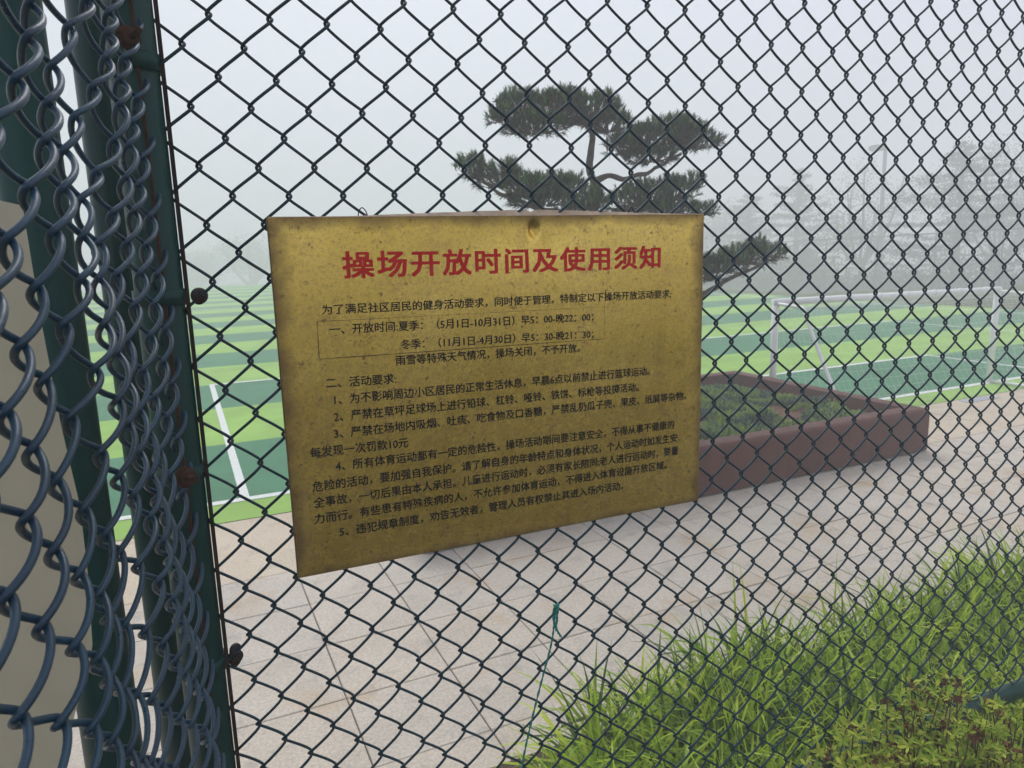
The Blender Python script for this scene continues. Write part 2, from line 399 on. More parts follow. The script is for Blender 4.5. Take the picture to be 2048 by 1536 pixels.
tag(b.build('ground_cover', [M['sedum'], M['sedum_pale'], M['sedum_blue']], smooth=False, origin=(3, 4.6, PH)), 'low patchy green and blue green ground cover inside the brown planter', 'ground cover', kind='stuff')

# ---------------------------------------------------------------- cloud pruned pine
PYD = 4.60
def pp(x, y, dy=0): return on_y(x, y, PYD+dy)
base = Vector((3.62, 4.62, soil_z(3.62, 4.62)-.02))
pine = thing('pine_tree', base, 'cloud pruned pine with flat dark green pads and crooked trunk growing in the brown planter', 'tree')
def smooth_path(P, n=6):
    out = []; P = [Vector(p) for p in P]
    for k_ in range(len(P)-1):
        a, b_, c, d = P[max(k_-1, 0)], P[k_], P[k_+1], P[min(k_+2, len(P)-1)]
        for q in range(n):
            t = q/n; out.append(.5*((2*b_)+(c-a)*t+(2*a-5*b_+4*c-d)*t*t+(3*b_-a-3*c+d)*t*t*t))
    out.append(P[-1]); return out
def limb(name, P, r0_, r1_, n=6):
    pts = smooth_path(P, 7); N = len(pts)
    for k_, p in enumerate(pts): pts[k_] = p+Vector((noise.noise(p*9), noise.noise(p*9+Vector((5,5,5))), noise.noise(p*9+Vector((9,1,2)))))*.018
    rr = [(r0_+(r1_-r0_)*k_/(N-1))*(1+.22*noise.noise(pts[k_]*14)) for k_ in range(N)]
    b = MB(); b.tube(pts, rr, 10); return b.build(name, M['bark'], pine)
limb('trunk', [base, base+Vector((.03, 0, .25)), pp(1150, 760), pp(1225, 640), pp(1165, 540), pp(1185, 440), pp(1192, 385), pp(1180, 335), pp(1184, 275), pp(1165, 235)], .055, .018)
limb('branch', [pp(1187, 362), pp(1215, 354), pp(1255, 355), pp(1300, 340), pp(1360, 305, .05)], .023, .011)
limb('branch', [pp(1175, 450), pp(1140, 430), pp(1080, 418, -.06), pp(1020, 395, -.05), pp(970, 370, 0)], .026, .009)
limb('branch', [pp(1185, 440), pp(1240, 425, .1), pp(1320, 415, .1), pp(1380, 410, .05)], .022, .009)
limb('branch', [pp(1200, 660), pp(1300, 630, -.1), pp(1405, 590, -.1), pp(1450, 562, -.05), pp(1530, 525, 0)], .045, .010)
limb('branch', [pp(1190, 600), pp(1100, 580, .1), pp(980, 560, .1), pp(900, 540, .1)], .045, .014)
limb('branch', [pp(1165, 240), pp(1120, 236), pp(1060, 232, .05), pp(1010, 240, .05)], .026, .010)
rp = random.Random(11)
def tuft(b, p, d, n, l, old=0, tone=0):
    d = d.normalized(); o1 = d.orthogonal().normalized(); o2 = d.cross(o1)
    for q in range(n):
        a = rp.uniform(0, 6.283); s_ = rp.uniform(.12, .95)
        v = (d+(o1*math.cos(a)+o2*math.sin(a))*s_).normalized()
        side = v.cross(Vector((rp.gauss(0,1), rp.gauss(0,1), rp.gauss(0,1)))).normalized()*.0019
        s0 = p+d*rp.uniform(-.022, .025); e = s0+v*l*rp.uniform(.7, 1.15)
        b.add([s0-side, s0+side, e+side*.5, e-side*.5], [(0, 1, 2, 3)], 1 if rp.random() < old else tone)
def pad(blobs, dens=1.0):
    b = MB(); tw = MB()
    for (x, y, rx, rz, dy, ry) in blobs:              # centre and half sizes measured in the photograph, at the tree's own distance
        c = pp(x, y, dy); s_ = (pp(x+1, y, dy)-pp(x, y, dy)).length
        RX, RZ, RY = rx*s_, rz*s_, ry
        n = int(dens*270*(RX*RY*4+RX*RZ*2)/.25)
        for q in range(n):
            a = rp.uniform(0, 6.283); u = rp.random()**.5; el = rp.random()
            up = math.sqrt(max(0, 1-u*u))
            bottom = rp.random() < .24
            z = -up*.55*rp.uniform(.3, 1) if bottom else up*rp.uniform(.45, 1.0)
            off = Vector((math.cos(a)*u*RX, math.sin(a)*u*RY, z*RZ))
            off *= 1+.30*noise.noise((c+off)*5.5)
            P = c+off
            if noise.noise(P*8.0)+.5*noise.noise(P*19) < -.28: continue
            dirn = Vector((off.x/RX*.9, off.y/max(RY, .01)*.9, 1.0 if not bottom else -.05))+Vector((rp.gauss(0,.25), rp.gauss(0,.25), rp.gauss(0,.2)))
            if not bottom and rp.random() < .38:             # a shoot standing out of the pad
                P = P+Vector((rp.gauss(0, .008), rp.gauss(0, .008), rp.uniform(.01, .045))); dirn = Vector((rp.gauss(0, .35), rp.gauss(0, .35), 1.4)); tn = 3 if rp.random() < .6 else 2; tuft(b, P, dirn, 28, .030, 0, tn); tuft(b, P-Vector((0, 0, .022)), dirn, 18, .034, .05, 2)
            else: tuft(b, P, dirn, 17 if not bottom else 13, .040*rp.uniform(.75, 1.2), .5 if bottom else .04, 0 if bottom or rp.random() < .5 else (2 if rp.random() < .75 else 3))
            if q % 4 == 0:
                st = c+Vector((off.x*.35, off.y*.35, -RZ*.35)); tw.tube([st, (st+P)/2+Vector((0,0,-.01)), P], [.006, .004, .0025], 4, False)
    o = b.build('foliage', [M['needle'], M['needle_old'], M['needle_mid'], M['needle_new']], pine, smooth=False)
    tw.build('twigs', M['bark'], o)
pad([(1045,215,42,22,.02,.20),(1110,225,55,34,0,.26),(1070,258,62,16,0,.22),(1180,232,55,30,-.02,.24),(1215,255,38,20,0,.2),(1000,238,26,12,0,.14),(1155,207,30,16,0,.15)])
pad([(1285,285,48,24,.04,.22),(1340,278,55,30,.05,.24),(1245,300,26,18,0,.16),(1385,288,36,20,.05,.18),(1425,288,18,10,.05,.1),(1300,318,40,14,.04,.2),(1355,255,18,14,.05,.12)])
pad([(950,345,34,26,0,.18),(1000,362,45,26,-.03,.22),(1050,382,52,24,-.05,.24),(1110,382,46,22,-.05,.22),(1085,405,60,16,-.05,.22),(1145,372,18,12,-.02,.1)])
pad([(1180,415,36,22,-.2,.16),(1160,425,40,14,-.18,.16),(1175,392,14,14,-.2,.1)])
pad([(1290,400,46,28,.08,.22),(1345,388,42,24,.08,.2),(1385,372,20,14,.08,.12),(1330,425,60,16,.06,.22),(1405,425,22,12,.08,.12),(1248,412,26,20,.05,.14)])
pad([(1440,535,40,20,-.06,.18),(1490,520,40,20,-.04,.18),(1535,512,28,16,0,.14),(1410,550,34,20,-.08,.16),(1515,498,16,12,0,.1)])
pad([(930,560,60,30,.1,.25),(1000,575,50,26,.1,.22),(900,540,30,20,.1,.18)], .5)
pad([(1200,560,80,34,.25,.25)], .4)

# ---------------------------------------------------------------- football goal
GA, GB, GH = Vector((5.26, 5.31, 0)), Vector((8.13, 4.975, 0)), 1.03
goal = thing('football_goal', (GA+GB)/2, 'small white steel football goal with netting standing on the goal line', 'goal')
def tubeo(name, P, r, mt, parent, n=12):
    b = MB(); b.tube(P, r, n); return b.build(name, mt, parent)
Z_ = Vector((0, 0, 1)); UPZ = Z_*GH
SEC = [(0, GH-.012), (-.30, GH-.030), (-.36, GH-.055), (-.40, .88), (-.66, .42), (-.89, .03)]     # side profile: (towards the viewer, height)
for g_ in (GA, GB):
    tubeo('goalpost', [g_+Z_*.004, g_+UPZ], .034, M['white'], goal)
    tubeo('side_frame', smooth_path([g_+Vector((0, y, z)) for y, z in SEC], 5), .017, M['white'], goal)
    tubeo('ground_bar', [g_+Vector((0, -.03, .022)), g_+Vector((0, -.90, .022))], .017, M['white'], goal)
gd = (GB-GA).normalized()
tubeo('crossbar', [GA+UPZ-gd*.03, GB+UPZ+gd*.03], .036, M['white'], goal)
for i in range(8):
    c = GA.lerp(GB, (i+.5)/8)+UPZ; tubeo('net_clip', [c-gd*.012, c+gd*.012], .041, M['white'], goal)
b = MB(); dens = smooth_path([(0, y, z) for y, z in SEC], 6)
for q in range(43):
    g_ = GA.lerp(GB, q/42); s_ = math.sin(q/42*math.pi*3)*.015
    b.tube([g_+Vector((0, p.y+s_, p.z)) for p in dens[::2]], .0009, 3, False)
for p in dens: b.tube([GA.lerp(GB, q/12)+Vector((0, p.y+.012*math.sin(q*1.7), p.z)) for q in range(13)], .0009, 3, False)
for g_ in (GA, GB):
    for q in range(10):
        t = q/9; b.tube([g_+Vector((0, -.42*t, GH-.02)), g_+Vector((0, -.88*t, .03))], .0009, 3, False)
    for q in range(1, 12):
        z = GH*q/12; b.tube([g_+Vector((0, 0, z)), g_+Vector((0, -.88+.40*min(1, z/.95), z))], .0009, 3, False)
b.build('netting', M['white'], goal, kind='stuff')

# ---------------------------------------------------------------- far trees, fence and lamp in the mist
rt = random.Random(3); FAR = 1.9
KS = [1.0]
def leafq(b, p, s_, n=1):
    for _ in range(n):
        v = Vector((rt.gauss(0,1), rt.gauss(0,1), rt.gauss(0,1))).normalized(); u = v.orthogonal().normalized(); t = v.cross(u)
        a, c = s_*rt.uniform(.6, 1.3)*KS[0], s_*rt.uniform(.35, .8)*KS[0]
        b.add([p-u*a, p-t*c, p+u*a, p+t*c], [(0, 1, 2, 3)])
def broadleaf(px, ytop, D, hw, label, trunks=3, yb=585):
    D *= FAR; g = at_dist(px, yb, D); g.z = terrain(g.x, g.y); top = at_dist(px, ytop, D).z-g.z; W = hw*D/FPX*1.02; K_ = D/27
    t = thing('broadleaf_tree', g, label, 'tree', 'trees beyond the pitch')
    KS[0] = K_; b = MB(); lf = MB(); z0 = top*.22
    tips = []
    b.tube([g, g+Vector((.02, 0, z0*.6)), g+Vector((0, 0, z0))], [.16*K_, .13*K_, .12*K_], 8)
    for k_ in range(9):
        a = k_*2.4+rt.random(); e = g+Vector((math.cos(a)*W*rt.uniform(.3, .85), math.sin(a)*W*rt.uniform(.3, .85), top*rt.uniform(.62, .98)))
        mid = g+Vector((0, 0, z0))+(e-g-Vector((0, 0, z0)))*.5+Vector((math.cos(a)*W*.12, math.sin(a)*W*.12, -top*.04))
        P = smooth_path([g+Vector((0, 0, z0*.9)), mid, e], 4); b.tube(P, [(.06*(1-q/len(P))+.010)*K_ for q in range(len(P))], 5)
        for q in range(9):
            s0 = P[rt.randint(3, len(P)-1)]; e2 = s0+Vector((rt.gauss(0, .30*W), rt.gauss(0, .30*W), rt.uniform(0, .2)*top*.5))
            b.tube([s0, (s0+e2)/2+Vector((0,0,.04)), e2], [.016*K_, .010*K_, .005*K_], 4); tips.append(e2)
    for e in tips:
        for q in range(84):
            leafq(lf, e+Vector((rt.gauss(0, .16*W), rt.gauss(0, .16*W), rt.gauss(0, .13*W)+.05)), .031)
    b.build('trunk', M['tree_bark'], t); lf.build('crown', M['tree_leaf'], t, smooth=False); return t
def conifer(px, ytop, D, hw, label, yb=585, low=.12):
    D *= FAR; g = at_dist(px, yb, D); g.z = terrain(g.x, g.y); top = at_dist(px, ytop, D).z-g.z; W = hw*D/FPX*1.05; K_ = D/27
    t = thing('conifer_tree', g, label, 'tree', 'trees beyond the pitch')
    KS[0] = K_; b = MB(); lf = MB()
    b.tube([g, g+Vector((0, 0, top*.5)), g+Vector((.03, 0, top))], [.15*K_, .08*K_, .010*K_], 8)
    nb = 64
    for k_ in range(nb):
        f_ = low+(1-low)*(k_/nb)**.9; z = top*f_; a = rt.uniform(0, 6.283)
        Lb = W*(1-f_)**.62*rt.uniform(.45, 1.3)+.08*K_
        dr = Vector((math.cos(a), math.sin(a), 0)); s0 = g+Vector((0, 0, z))
        e = s0+dr*Lb+Vector((0, 0, .10*Lb*rt.uniform(-.6, 1.6))); md = (s0+e)/2-Vector((0, 0, .05*Lb))
        b.tube([s0, md, e], [.02*K_, .012*K_, .005*K_], 4)
        for q in range(int(45+130*Lb/K_*1.4)):
            u = rt.random()**.75; c = s0.lerp(e, u)+Vector((0, 0, -.05*Lb*math.sin(u*3.14)))
            wd = .17*Lb*(1-.55*u)+.03*K_
            leafq(lf, c+Vector((rt.gauss(0, wd), rt.gauss(0, wd), rt.gauss(0, .035*K_)+.03)), .034)
    b.build('trunk', M['tree_bark'], t); lf.build('crown', M['conifer_leaf'], t, smooth=False); return t
TG = [('b', 1425, 415, 37, 60, 'faint tree nearest the brass notice in the mist'),
      ('c', 1492, 390, 32, 75, 'faint tapered conifer beyond the tip of the lowest pine branch'),
      ('c', 1588, 340, 30, 85, 'misty conifer standing left of the far lamp pole, its tip rising thin'),
      ('b', 1715, 345, 26, 85, 'misty broadleaf tree with a bare forked trunk right beside the lamp pole'),
      ('c', 1905, 285, 24, 150, 'largest and darkest misty conifer with wide flat layers above the goal'),
      ('b', 1990, 300, 28, 95, 'tall pale broadleaf tree behind the largest misty conifer'),
      ('b', 2090, 360, 27, 90, 'misty broadleaf tree at the right edge of the picture'),
      ('c', 1610, 500, 25, 55, 'low dark conifer spreading below the misty fence rail')]
for ty, px, yt, D, hw, lb in TG:
    (broadleaf if ty == 'b' else conifer)(px, yt, D, hw, lb)
for px, yt, D, hw, lb in ((505, 470, 42, 55, 'very faint tree in the fog just left of the brass notice'),
                          (395, 505, 46, 45, 'very faint tree in the fog beside the green fence post')):
    broadleaf(px, yt, D, hw, lb)
b = MB()                                                  # hedge along the far verge
KS[0] = 1.0
for q in range(20000):
    t = rt.random(); P = at_dist(1380+t*760, 588, 47-t*7); P += Vector((rt.gauss(0, 1.2), rt.gauss(0, 1.2), 0))
    P.z = terrain(P.x, P.y)+abs(rt.gauss(0, .85))*(.80+.8*noise.noise(Vector((t*11, 0, 0)))); leafq(b, P, .10)
tag(b.build('hedge', M['conifer_leaf'], smooth=False, origin=tuple(at_dist(1800, 588, 43).xy)+(-1.8,)), 'low misty band of dark undergrowth along the foot of the far trees', 'undergrowth', kind='stuff')
# far fence
fp0 = at_dist(1480, 585, 46); fp1 = at_dist(2150, 600, 37); fp0.z = -2.0; fp1.z = -1.6; FH = at_dist(1645, 478, 43).z+1.85
ff = thing('far_fence', fp0, 'thin dark post and rail fence in the mist in front of the far trees', 'fence')
for q in range(7):
    p = fp0.lerp(fp1, q/6); tubeo('fence_post', [p, p+Vector((0, 0, FH))], .045, M['far_metal'], ff, 8)
for z in (FH-.02, .12): tubeo('rail', [fp0+Vector((0,0,z)), fp1+Vector((0,0,z))], .03, M['far_metal'], ff, 8)
b = MB()
for q in range(0, 60):
    p = fp0.lerp(fp1, q/60); d_ = (fp1-fp0)/60
    for z in range(0, 10): h0 = FH*z/10; b.tube([p+Vector((0,0,h0)), p+d_+Vector((0,0,h0+FH/10))], .003, 3, False); b.tube([p+Vector((0,0,h0+FH/10)), p+d_+Vector((0,0,h0))], .003, 3, False)
b.build('mesh_panel', M['far_metal'], ff, kind='stuff')
# lamp
lp = at_dist(1752, 590, 44); lp.z = terrain(lp.x, lp.y); lt = at_dist(1767, 296, 44).z-lp.z
lamp = thing('floodlight_pole', lp, 'tall grey lamp pole with a flat lamp head rising out of the mist', 'lamp')
tubeo('pole', [lp, lp+Vector((0, 0, 2.0)), lp+Vector((0, 0, lt))], [.15, .12, .09], M['lamp_metal'], lamp)
tubeo('collar', [lp+Vector((0, 0, 0)), lp+Vector((0, 0, 3.4))], .19, M['lamp_metal'], lamp)
hd = (-cR).normalized(); hd.z = 0; hd.normalize(); sdv = hd.cross(Vector((0, 0, 1)))
b = MB(); c = lp+Vector((0, 0, lt+.0)); A_ = c-hd*.02; 
for s_, (d0, wz, th) in enumerate(((.0, .14, .06), (.36, .28, .09), (.60, .30, .09), (.80, .22, .06))):
    q = c+hd*d0+Vector((0, 0, .02+d0*.05)); b.v += [tuple(q+sdv*wz+Vector((0,0,th))), tuple(q-sdv*wz+Vector((0,0,th))), tuple(q-sdv*wz*.8-Vector((0,0,th*2.2))), tuple(q+sdv*wz*.8-Vector((0,0,th*2.2)))]
for s_ in range(3):
    for a in range(4): c_ = (a+1) % 4; b.f.append((s_*4+a, s_*4+c_, s_*4+4+c_, s_*4+4+a)); b.mi.append(0)
b.f += [(3, 2, 1, 0), (12, 13, 14, 15)]; b.mi += [0, 0]
b.build('lamp_head', M['lamp_metal'], lamp, smooth=False)
# dry bank behind the goal on the right
b = MB(); nx, ny = 40, 14
for i in range(nx+1):
    for j in range(ny+1):
        x = 16.95+j*.32; y = 4.8+i*.30; z = .0+.34*math.sin(min(1, j/10)*math.pi/2)*(1-min(1, max(0, (i-22)/12)))+.06*noise.noise(Vector((x, y, 0)))*(j > 0)
        b.v.append((x, y, z-.02))
for i in range(nx):
    for j in range(ny): a = i*(ny+1)+j; b.f.append((a, a+1, a+ny+2, a+ny+1)); b.mi.append(0)
struct(b.build('embankment', M['dry']))
# two white benches far off behind the pitch
for px, D, lb in ((1695, 38, 'misty white low bench just left of the lamp pole foot'),):
    g = at_dist(px, 585, D); g.z = terrain(g.x, g.y)+1.0
    bt = thing('bench', g, lb, 'bench')
    b = MB(); b.box((g.x-.55, g.y-.16, .40), (g.x+.55, g.y+.16, .44)); b.build('seat', M['white'], bt, smooth=False)
    for s_ in (-1, 1):
        b = MB(); b.box((g.x+s_*.45-.02, g.y-.14, 0), (g.x+s_*.45+.02, g.y+.14, .399)); b.build('leg', M['white'], bt, smooth=False)

# ---------------------------------------------------------------- the chain link fence (X along it; origin at knot 0,0)
FY = 1.1681
fU = lw(math.sin(FY), math.cos(FY), 0); fN = lw(math.cos(FY), -math.sin(FY), 0)      # fN points to the viewer
FO = lw(-.0614, 1.079, .1877)+Vector((0, 0, H))
WC, HC = .035, .0357
CU = [0.00275,-0.00579,-0.00376,0.00689,-3e-05,0.00407,0.00308,-0.00578,0.00893,-0.0052]
CZ = [0.00011,0.00037,-0.00052,-0.00197,-0.00118,-0.00277,-0.00475,0.00012,0.00079,0.00404]
def sagf(i, j):                                           # how the old mesh has been pulled out of shape
    a = max(-1.05, min(1.1, (i-14)/24)); b_ = max(-1, min(1.1, (j-13)/17)); u = z = 0; q = 0
    for m_ in range(4):
        for k_ in range(4):
            if m_+k_ <= 3: t = a**m_*b_**k_; u += CU[q]*t; z += CZ[q]*t; q += 1
    n1 = noise.noise(Vector((i*.45, j*.45, 1)))*.0016; n2 = noise.noise(Vector((i*.45, j*.45, 9)))*.0016
    return u+n1, z+n2
def fpt(u, z, d=0): return FO+fU*u+Vector((0, 0, z))+fN*d
def wire_pts(k_, j0, j1, grid, b_, dl, per=10, fl=.35):
    out = []
    n = (j1-j0)*per
    for q in range(n+1):
        t = j0+q/per; fr = t-math.floor(t); t2 = math.floor(t)+fr-.085*math.sin(2*math.pi*fr)
        ph = math.pi*(t2+k_); c = math.cos(ph)
        tri = math.asin(.965*c)/math.asin(.965)
        s_ = -math.sin(ph); d = b_*s_/math.sqrt(s_*s_+fl)*math.sqrt(1+fl)
        out.append(grid(k_+.5-(.5+dl)*tri, t2, d))
    return out
def g_main(i, j, d):
    du, dz = sagf(i, j); bul = .004*noise.noise(Vector((i*.08, j*.08, 4)))
    return fpt(i*WC+du, -j*HC+dz, d+bul)
fence = thing('chain_link_fence', fpt(-.41, -FO.z, 0), 'dark green chain link fence facing the viewer that carries the brass notice', 'fence')
JB = 36
for k_ in range(-11, 56):
    b = MB(); per = 10 if k_ < 46 else 6
    b.tube(wire_pts(k_, -12, JB, g_main, .0056, .074, per), .00208, 8, False)
    b.build('wire', M['wire'], fence)
zb = -1.30+FO.z
tubeo('bottom_rail', [fpt(-.40, -1.312), fpt(2.2, -1.312)], .021, M['paint'], fence, 20)
tubeo('top_rail', [fpt(-.40, .45), fpt(2.2, .45)], .021, M['paint'], fence, 20)
b = MB(); PC = fpt(-.4135, 0, -.004)
def vpost(name, x, y, r, z0, z1, parent, n=28, mt='paint'): return tubeo(name, [(x, y, z0), (x, y, (z0+z1)/2), (x, y, z1)], r, M[mt], parent, n)
vpost('post', PC.x, PC.y, .0285, 0, 2.5, fence); p2 = fpt(2.22, 0); vpost('post', p2.x, p2.y, .0285, 0, 2.5, fence)
def bar(name, u, d, w_, t_, z0, z1, mt, parent, U_=fU, N_=fN, O_=None):
    b = MB(); c = (O_ if O_ else fpt(u, 0, d)).copy(); c.z = 0
    for z in (z0, z1):
        for s1, s2 in ((-1,-1),(1,-1),(1,1),(-1,1)): b.v.append(tuple(c+U_*s1*w_/2+N_*s2*t_/2+Vector((0,0,z))))
    b.f = [(0,1,2,3),(7,6,5,4),(0,4,5,1),(1,5,6,2),(2,6,7,3),(3,7,4,0)]; b.mi = [0]*6
    return b.build(name, M[mt], parent, smooth=False)
bar('tension_bar', -.3815, -.001, .005, .016, .3, 2.05, 'rust_dark', fence)
# leaf of mesh that comes towards the viewer on the left
LA = R_(-15.0)
lD = lw(math.sin(LA), math.cos(LA), 0); lN = lw(math.cos(LA), -math.sin(LA), 0)      # lD points away; lN to the viewer's side
LO = at_dist(322, 500, 1.005); LO.z = 0
def zrow(j): return 2.50-.0295*j-.00007*j*j
def g_leaf(i, j, d):
    s_ = i*.0395; z = zrow(j)
    nz = noise.noise(Vector((i*.37, j*.21, 21))); nd = noise.noise(Vector((i*.3, j*.16, 33))); ns = noise.noise(Vector((i*.4, j*.33, 47)))
    k_ = min(1, s_/.1)
    return LO-lD*(s_+.012*ns*k_)+lN*(-d+(.010*nd+.004*math.sin(j*.4+i))*k_)+Vector((0, 0, z+.011*nz*k_))
gate = thing('chain_link_gate', LO, 'blue green chain link leaf with sagging mesh at the left edge, close to the viewer', 'gate')
for k_ in range(0, 17):
    b = MB(); b.tube(wire_pts(k_, 2, 58, g_leaf, .0086, .075, 14, 3.0), .0027, 10, False)
    b.build('wire', M['wire_near'], gate)
bar('tension_bar', 0, 0, .018, .0035, .3, 2.6, 'rust', gate, lD, lN, LO-lD*.004)
pb = at_dist(240, 512, 1.13); vpost('post', pb.x, pb.y, .0270, 0, 2.6, gate)
# post at the far left
pa = at_dist(122, 768, .93)
fpst = thing('fence_post', (pa.x, pa.y, 0), 'thick dark green post at the far left behind the near mesh', 'post')
vpost('tube', pa.x, pa.y, .0315, 0, 2.6, fpst)
b = MB(); b.tube([(pa.x, pa.y, 2.6), (pa.x, pa.y, 2.612), (pa.x, pa.y, 2.63)], [.034, .034, .012], 24); b.build('cap', M['paint'], fpst)
b = MB(); b.tube([(pa.x, pa.y, 0), (pa.x, pa.y, .012)], .06, 24); b.build('base_plate', M['rust_dark'], fpst)
# bolts and clamp bands
def clamp(parent, z, c, r, side, dirv, rusty=True):
    b = MB(); n = 28
    for zz, rr in ((z-.010, r+.0005), (z-.010, r+.0028), (z+.010, r+.0028), (z+.010, r+.0005)):
        for a in range(n): th = 2*math.pi*a/n; b.v.append((c.x+rr*math.cos(th), c.y+rr*math.sin(th), zz))
    for k_ in range(3):
        for a in range(n): c2 = (a+1) % n; b.f.append((k_*n+a, k_*n+c2, (k_+1)*n+c2, (k_+1)*n+a)); b.mi.append(0)
    return b.build('clamp_band', M['paint'], parent)
def bolt(parent, p, d, L_=.034, r=.0095, mt='rust', washers=1):
    d = d.normalized(); b = MB(); b.tube([p-d*L_*.6, p+d*L_], .0040, 10)
    b.tube([p, p+d*.008], r, 6); o = b.build('bolt', M[mt], parent, smooth=False)
    b = MB(); b.tube([p-d*.003, p-d*.0005], r*1.35, 18); b.build('washer', M[mt], o)
def disc(parent, p, d, r, t_, mt='rubber'):
    b = MB(); b.tube([p, p+d*t_*.2, p+d*t_*.8, p+d*t_], [r*.85, r, r, r*.8], 22); return b.build('washer_cap', M[mt], parent)
for (x, y, D) in ((258, 75, .955), (372, 955, .945)):
    p = at_dist(x, y, D); bolt(gate, p, (cR*.75-cF*.65), .026, .0100); 
    c = Vector((PC.x, PC.y, 0)); clamp(gate, p.z-.012, c, .0285, 0, cR)
for (x, y) in ((397, 592), (470, 1318)):
    p = on_plane(x, y, fpt(0, 0, .004), fN)
    o = disc(fence, p-fN*.010, (fN*.8+fU*.25).normalized(), .0105, .007); bolt(fence, p-fN*.002+Vector((0,0,-.003)), fN, .010, .0062, 'rust_dark')
    if y > 1000: disc(fence, p-fN*.004+Vector((0,0,.014)), (fN*.6+fU*.4).normalized(), .0085, .006)
    clamp(fence, p.z, Vector((PC.x, PC.y, 0)), .0285, 0, cR, False)

# ---------------------------------------------------------------- brass notice
SU0, SU1, SZ0, SZ1, SD = -.2755, .4275, -.643, -.137, .0135
K = 1-(SD+.0)/1.017                                       # plate hangs in front of the mesh
E0 = EYE-FO
def sgn(u, z, d=0):                                       # point of the fence plane as measured, brought forward to the plate
    P = fpt(u, z)
    dir_ = P-EYE; t = (fpt(0, 0, SD)-EYE).dot(fN)/dir_.dot(fN)
    s_, h_ = (u-SU0)/(SU1-SU0), (z-SZ0)/(SZ1-SZ0)
    bow = .0022*math.sin(s_*math.pi)*h_+.0016*noise.noise(Vector((u*5, z*2.5, 2)))+.0005*noise.noise(Vector((u*12, z*3, 8)))
    du, dz = u-.1105, z+.1575                              # the dent where the top wire pulls
    rr = math.hypot(du/.0075, dz/.012); bow -= .0085*math.exp(-rr**4)
    rr2 = math.hypot(du/.07, dz/.045); bow -= .0045*math.exp(-rr2*rr2)*(1 if z < -.13 else 1)
    bow += .0022*math.exp(-((du-.018)/.013)**2-(dz/.03)**2)+.0022*math.exp(-((du+.02)/.014)**2-(dz/.03)**2)
    rr3 = math.hypot((u+.19)/.12, (z+.3)/.3); bow += .0015*math.exp(-rr3*rr3)
    return EYE+dir_*t+fN*(d+bow)
sign = thing('notice_sign', sgn((SU0+SU1)/2, SZ0), 'tarnished brass notice plate with red heading and black Chinese rules, hung on the mesh', 'sign')
b = MB(); nx, ny = 230, 160
us = [SU0+(SU1-SU0)*i/nx for i in range(nx+1)]; zs = [SZ0+(SZ1-SZ0)*j/ny for j in range(ny+1)]
for i in range(nx+1):
    for j in range(ny+1): b.v.append(tuple(sgn(us[i], zs[j])))
idx = lambda i, j: i*(ny+1)+j
for i in range(nx):
    for j in range(ny): b.f.append((idx(i, j), idx(i+1, j), idx(i+1, j+1), idx(i, j+1))); b.mi.append(0)
b.build('plate', M['brass'], sign)
b = MB()                                                 # folded returns round the edge
def ret(P, din, t_):
    n0 = len(b.v)
    for p, q in zip(P, t_): b.v += [tuple(p), tuple(p-fN*.0010+din*.0012), tuple(p-fN*.010+q)]
    for k_ in range(len(P)-1):
        for a in (0, 1): b.f.append((n0+k_*3+a, n0+k_*3+a+1, n0+k_*3+a+4, n0+k_*3+a+3)); b.mi.append(0)
ret([sgn(SU0, z) for z in zs], -fU, [-fU*.0012]*len(zs)); ret([sgn(SU1, z) for z in zs], fU, [fU*.0012]*len(zs))
ret([sgn(u, SZ0) for u in us], Vector((0,0,-1)), [Vector((0,0,-.001))]*len(us))
b.build('folded_edge', M['brass'], sign)
b = MB(); n0 = 0; P = [sgn(u, SZ1) for u in us]
for i, (u, p) in enumerate(zip(us, P)):                   # top return, sprung upwards towards its middle
    s_ = (u-SU0)/(SU1-SU0); up = .0085*max(0, 1-abs(s_-.545)/.40)**.9+.0012+.0005*noise.noise(Vector((u*30, 0, 0)))
    nick = math.exp(-((u-.1105)/.006)**2)
    up -= .0035*nick
    b.v += [tuple(p), tuple(p-fN*.0010+Vector((0,0,.0010))), tuple(p-fN*.010+Vector((0,0,up)))]
for k_ in range(nx):
    for a in (0, 1): b.f.append((k_*3+a, k_*3+a+1, k_*3+a+4, k_*3+a+3)); b.mi.append(0)
b.build('top_flange', M['tarnish'], sign)
def fuv(x, y): P = on_plane(x, y, FO, fN)-FO; return P.dot(fU), P.z
# over-pasted strip with the opening times
q4 = [fuv(*p) for p in ((634, 643), (1208, 613.5), (1209, 677.5), (638, 718))]
b = MB(); N = 120; NR = 16
for i in range(N+1):
    t = i/N
    (ua, za), (ub, zb_) = [tuple(q4[a][c]+(q4[b2][c]-q4[a][c])*t for c in (0, 1)) for a, b2 in ((0, 1), (3, 2))]
    for j in range(NR+1): b.v.append(tuple(sgn(ua+(ub-ua)*j/NR, za+(zb_-za)*j/NR, .0004)))
top = len(b.v)
for i in range(N):
    for j in range(NR): a = i*(NR+1)+j; b.f.append((a+1, a+NR+2, a+NR+1, a)); b.mi.append(0)
rim = [i*(NR+1) for i in range(N+1)]+[i*(NR+1)+NR for i in range(N, -1, -1)]
n1_ = len(b.v)
for r_ in rim: b.v.append(b.v[r_])
for r_ in rim: b.v.append(tuple(Vector(b.v[r_])-fN*.0009))
for i in range(len(rim)):
    c_ = (i+1) % len(rim); b.f.append((n1_+i, n1_+c_, n1_+len(rim)+c_, n1_+len(rim)+i)); b.mi.append(0)
b.build('pasted_strip', M['brass_strip'], sign)
b = MB()                                                  # dirt caught along the edge of the strip
